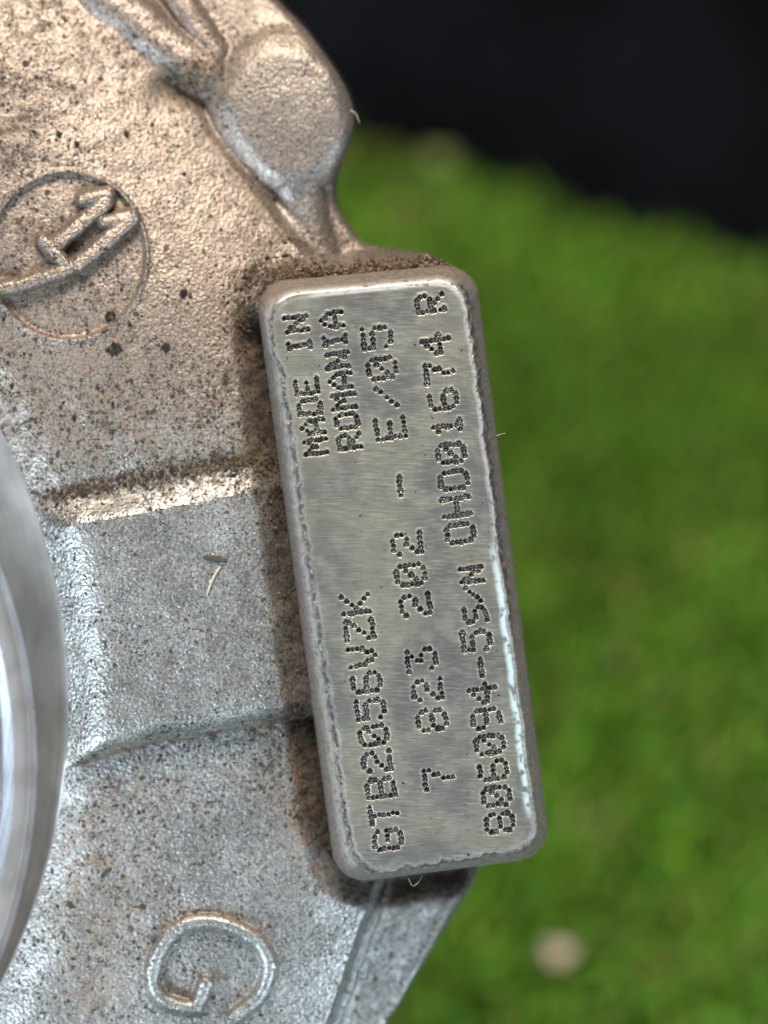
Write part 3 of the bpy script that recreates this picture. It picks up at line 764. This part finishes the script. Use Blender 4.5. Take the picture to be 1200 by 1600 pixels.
def fibre(pts, label, width=1.6):
    q = np.array(pts, float); n_ = 14
    xs = catmull(q[:, :2], 5, False); ww = np.interp(np.linspace(0, 1, len(xs)), np.linspace(0, 1, len(q)), q[:, 2])
    c = P(xs[:, 0], xs[:, 1], ww); t_ = np.gradient(c, axis=0); t_ /= np.linalg.norm(t_, axis=1, keepdims=True)
    a1 = np.cross(t_, np.array([0, 0, 1.0])); a1 /= np.linalg.norm(a1, axis=1, keepdims=True); a2 = np.cross(t_, a1)
    rr = width / 2 * PX * np.linspace(1, .35, len(xs))[:, None]
    vv = np.stack([c + rr * (math.cos(k) * a1 + math.sin(k) * a2) for k in np.arange(5) / 5 * 2 * math.pi], 1)
    k = np.arange(len(xs) * 5).reshape(-1, 5)
    f = np.stack([k[:-1], np.roll(k[:-1], -1, 1), np.roll(k[1:], -1, 1), k[1:]], -1).reshape(-1, 4)
    vv = to_world(vv.reshape(-1, 3)); o0 = vv.mean(0)
    o = mesh_obj("hair_fibre", vv - o0, f, MAT_STRAW_L); o.location = Vector(o0); o["label"] = label; o["category"] = "fibre"
fibre([(776, 681, -1.5), (783, 678, -1.2), (790, 677, -0.8)], "tiny pale fibre sticking out from the pad's right edge")
fibre([(662, 406, -4.0), (666, 398, -3.4), (672, 404, -3.2)], "tiny pale fibre curling above the dirt on the pad's top ledge", 1.8)
fibre([(548, 172, -9.2), (556, 178, -9.0), (562, 192, -8.8)], "tiny pale fibre sticking out from the right side of the bolt boss", 1.8)
fibre([(638, 1372, -5.0), (645, 1384, -4.6), (654, 1378, -4.4), (660, 1368, -4.6)], "fine pale thread hanging under the pad's lower edge", 1.3)
# a clot of dark soil below the emblem and a few others
def clot(cx, cy, rad, label, seed):
    r = np.random.default_rng(seed); n_ = 46
    a_ = r.uniform(0, 6.28, n_); q = rad * np.sqrt(r.random(n_)) * 1.0
    x = cx + q * np.cos(a_); y = cy + q * np.sin(a_); w, _, _, _ = surf(x, y)
    rr = r.uniform(1.4, 3.4, n_) * PX
    c = P(x, y, w + rr * .5)
    vv = OCT[None] * rr[:, None, None] * r.uniform(.6, 1.3, (n_, 6, 3)) + c[:, None]
    f = OF[None] + 6 * np.arange(n_)[:, None, None]
    vv = to_world(vv.reshape(-1, 3)); o0 = vv.mean(0)
    tint = np.repeat(np.array([(.02, .016, .013), (.045, .032, .02)])[r.integers(0, 2, n_)], 6, 0)
    o = mesh_obj("soil_clot", vv - o0, f.reshape(-1, 3), MAT_DIRT, None, colors={"tint": tint}, smooth=False); o.location = Vector(o0)
    o["label"] = label; o["category"] = "dirt clot"; o["group"] = "soil clots stuck on the casting"
clot(179, 546, 11, "dark soil clot just below the round emblem", 5)
clot(172, 494, 7, "small dark soil clot inside the lower rim of the emblem", 6)
clot(259, 543, 6, "small black soil clot right of the large clot under the emblem", 7)
clot(286, 458, 5, "black soil clot on the clean metal right of the emblem", 8)

# ------------------------------------------------------------------ setting: turf, charcoal wall
def ray_turf(x, y, z=0.0):                            # photograph pixel -> point on the turf (world mm)
    o = np.array([0, 0, D]) @ ROT.T + ORG
    p = np.array([(x - 600) * PX, -(y - 800) * PX, 0.0]) @ ROT.T + ORG
    dr = p - o; t_ = (z - o[2]) / dr[2]
    return o + dr * t_
TURF_H = 6.5
e1 = ray_turf(560, 232, TURF_H * .7); e2 = ray_turf(1200, 428, TURF_H * .7)
YE = (e1[1] + e2[1]) / 2
g0 = np.array([[-900, -700], [900, -700], [900, YE], [-900, YE]]) * .001
o = mesh_obj("ground", np.concatenate([g0, np.full((4, 1), -0.001)], 1), [[0, 1, 2, 3]], MAT_MAT); o["kind"] = "structure"
# wall with thickness
x0, x1, y0, y1, z0, z1 = -.9, .9, YE * .001 + .004, YE * .001 + .09, -.001, .9
wv = [(x0, y0, z0), (x1, y0, z0), (x1, y1, z0), (x0, y1, z0), (x0, y0, z1), (x1, y0, z1), (x1, y1, z1), (x0, y1, z1)]
wfc = [[0, 1, 5, 4], [1, 2, 6, 5], [2, 3, 7, 6], [3, 0, 4, 7], [4, 5, 6, 7]]
o = mesh_obj("wall", wv, wfc, MAT_WALL, smooth=False); o["kind"] = "structure"

r = np.random.default_rng(5)
NB = 188000
bx = r.uniform(-230, 330, NB); by = r.uniform(-150, YE - 1, NB)
tuft = fbm(bx / 16, by / 16, 41, 3); patch = fbm(bx / 45, by / 45, 44, 3)
hgt = TURF_H * r.uniform(.7, 1.35, NB) * (0.88 + .24 * tuft)
ang = r.uniform(0, 6.28, NB); lean = r.uniform(.1, .8, NB) * hgt
la = ang + r.normal(0, .8, NB)
wd = r.uniform(.5, .95, NB)
lx, ly = np.cos(la) * lean, np.sin(la) * lean
sx, sy_ = -np.sin(ang) * wd, np.cos(ang) * wd
lev = []
for f_, wf_, zf in ((0, 1, 0), (.35, .95, .5), (.75, .7, .85), (1.0, .25, 1.0)):
    bend = f_ ** 1.7
    for s_ in (-1, 1):
        lev.append(np.stack([bx + lx * bend + s_ * sx * wf_, by + ly * bend + s_ * sy_ * wf_, hgt * zf], -1))
bv = np.stack(lev, 1).reshape(-1, 3) * .001
k = (np.arange(NB) * 8)[:, None, None] + np.array([[0, 1, 3, 2], [2, 3, 5, 4], [4, 5, 7, 6]])[None]
shade = r.uniform(.65, 1.35, NB) * (0.82 + .36 * patch)
greens = 0.82 * np.array([(0.15, 0.37, 0.020), (0.19, 0.39, 0.022), (0.23, 0.37, 0.026), (0.12, 0.32, 0.018)])
gc = greens[r.integers(0, 4, NB)]
dry = r.random(NB) < .05 + .10 * ss(.55, .7, fbm(bx / 30, by / 30, 48, 2))
gc = np.where(dry[:, None], np.array([(0.30, 0.26, 0.07)]), gc) * shade[:, None]
o = mesh_obj("turf", bv, k.reshape(-1, 4), MAT_BLADE, None, colors={"tint": np.repeat(gc, 8, 0)}, smooth=True)
o["kind"] = "stuff"; o["label"] = "short green artificial grass carpet behind the casting"; o["category"] = "turf"

def leaf(x, y, length, width, mat, label, ang_):
    p0 = ray_turf(x, y, TURF_H); n_ = 9; m_ = 5
    u = np.linspace(-1, 1, n_); q = np.linspace(-1, 1, m_)
    Uu, Qq = np.meshgrid(u, q, indexing='ij')
    hwid = width / 2 * np.sqrt(np.clip(1 - Uu ** 2, .02, 1)) * (1 - .25 * Uu)
    lx_ = Uu * length / 2; ly_ = Qq * hwid
    lz = 1.2 * Qq ** 2 + 1.5 * Uu ** 2
    ca, sa_ = math.cos(ang_), math.sin(ang_)
    top_ = np.stack([lx_ * ca - ly_ * sa_, lx_ * sa_ + ly_ * ca, lz], -1).reshape(-1, 3)
    bot_ = top_ - np.array([0, 0, .35])
    k_ = np.arange(n_ * m_).reshape(n_, m_)
    f1 = np.stack([k_[:-1, :-1], k_[1:, :-1], k_[1:, 1:], k_[:-1, 1:]], -1).reshape(-1, 4)
    lp = np.concatenate([k_[0, :], k_[1:-1, -1], k_[-1, ::-1], k_[1:-1, 0][::-1]]); nt_ = n_ * m_
    f3 = np.stack([lp, lp + nt_, np.roll(lp, -1) + nt_, np.roll(lp, -1)], -1)
    o = mesh_obj("leaf_fragment", np.concatenate([top_, bot_]) * .001, np.concatenate([f1, f1[:, ::-1] + nt_, f3]), mat)
    o.location = Vector(p0 * .001); o["label"] = label; o["category"] = "leaf"; o["group"] = "leaf fragments lying on the turf"
leaf(868, 1496, 4.6, 3.4, MAT_LEAF, "pale pinkish leaf fragment on the turf near the bottom edge", .3)
leaf(940, 1293, 4.2, 3.8, MAT_LEAF2, "tan leaf fragment on the turf right of the pad's lower corner", 1.1)
leaf(680, 258, 7.5, 6, MAT_LEAF2, "olive leaf fragment on the turf right of the bolt boss", .6)
leaf(965, 1040, 4.5, 3.6, MAT_LEAF2, "faint olive leaf fragment on the turf right of the pad's middle", 2.0)
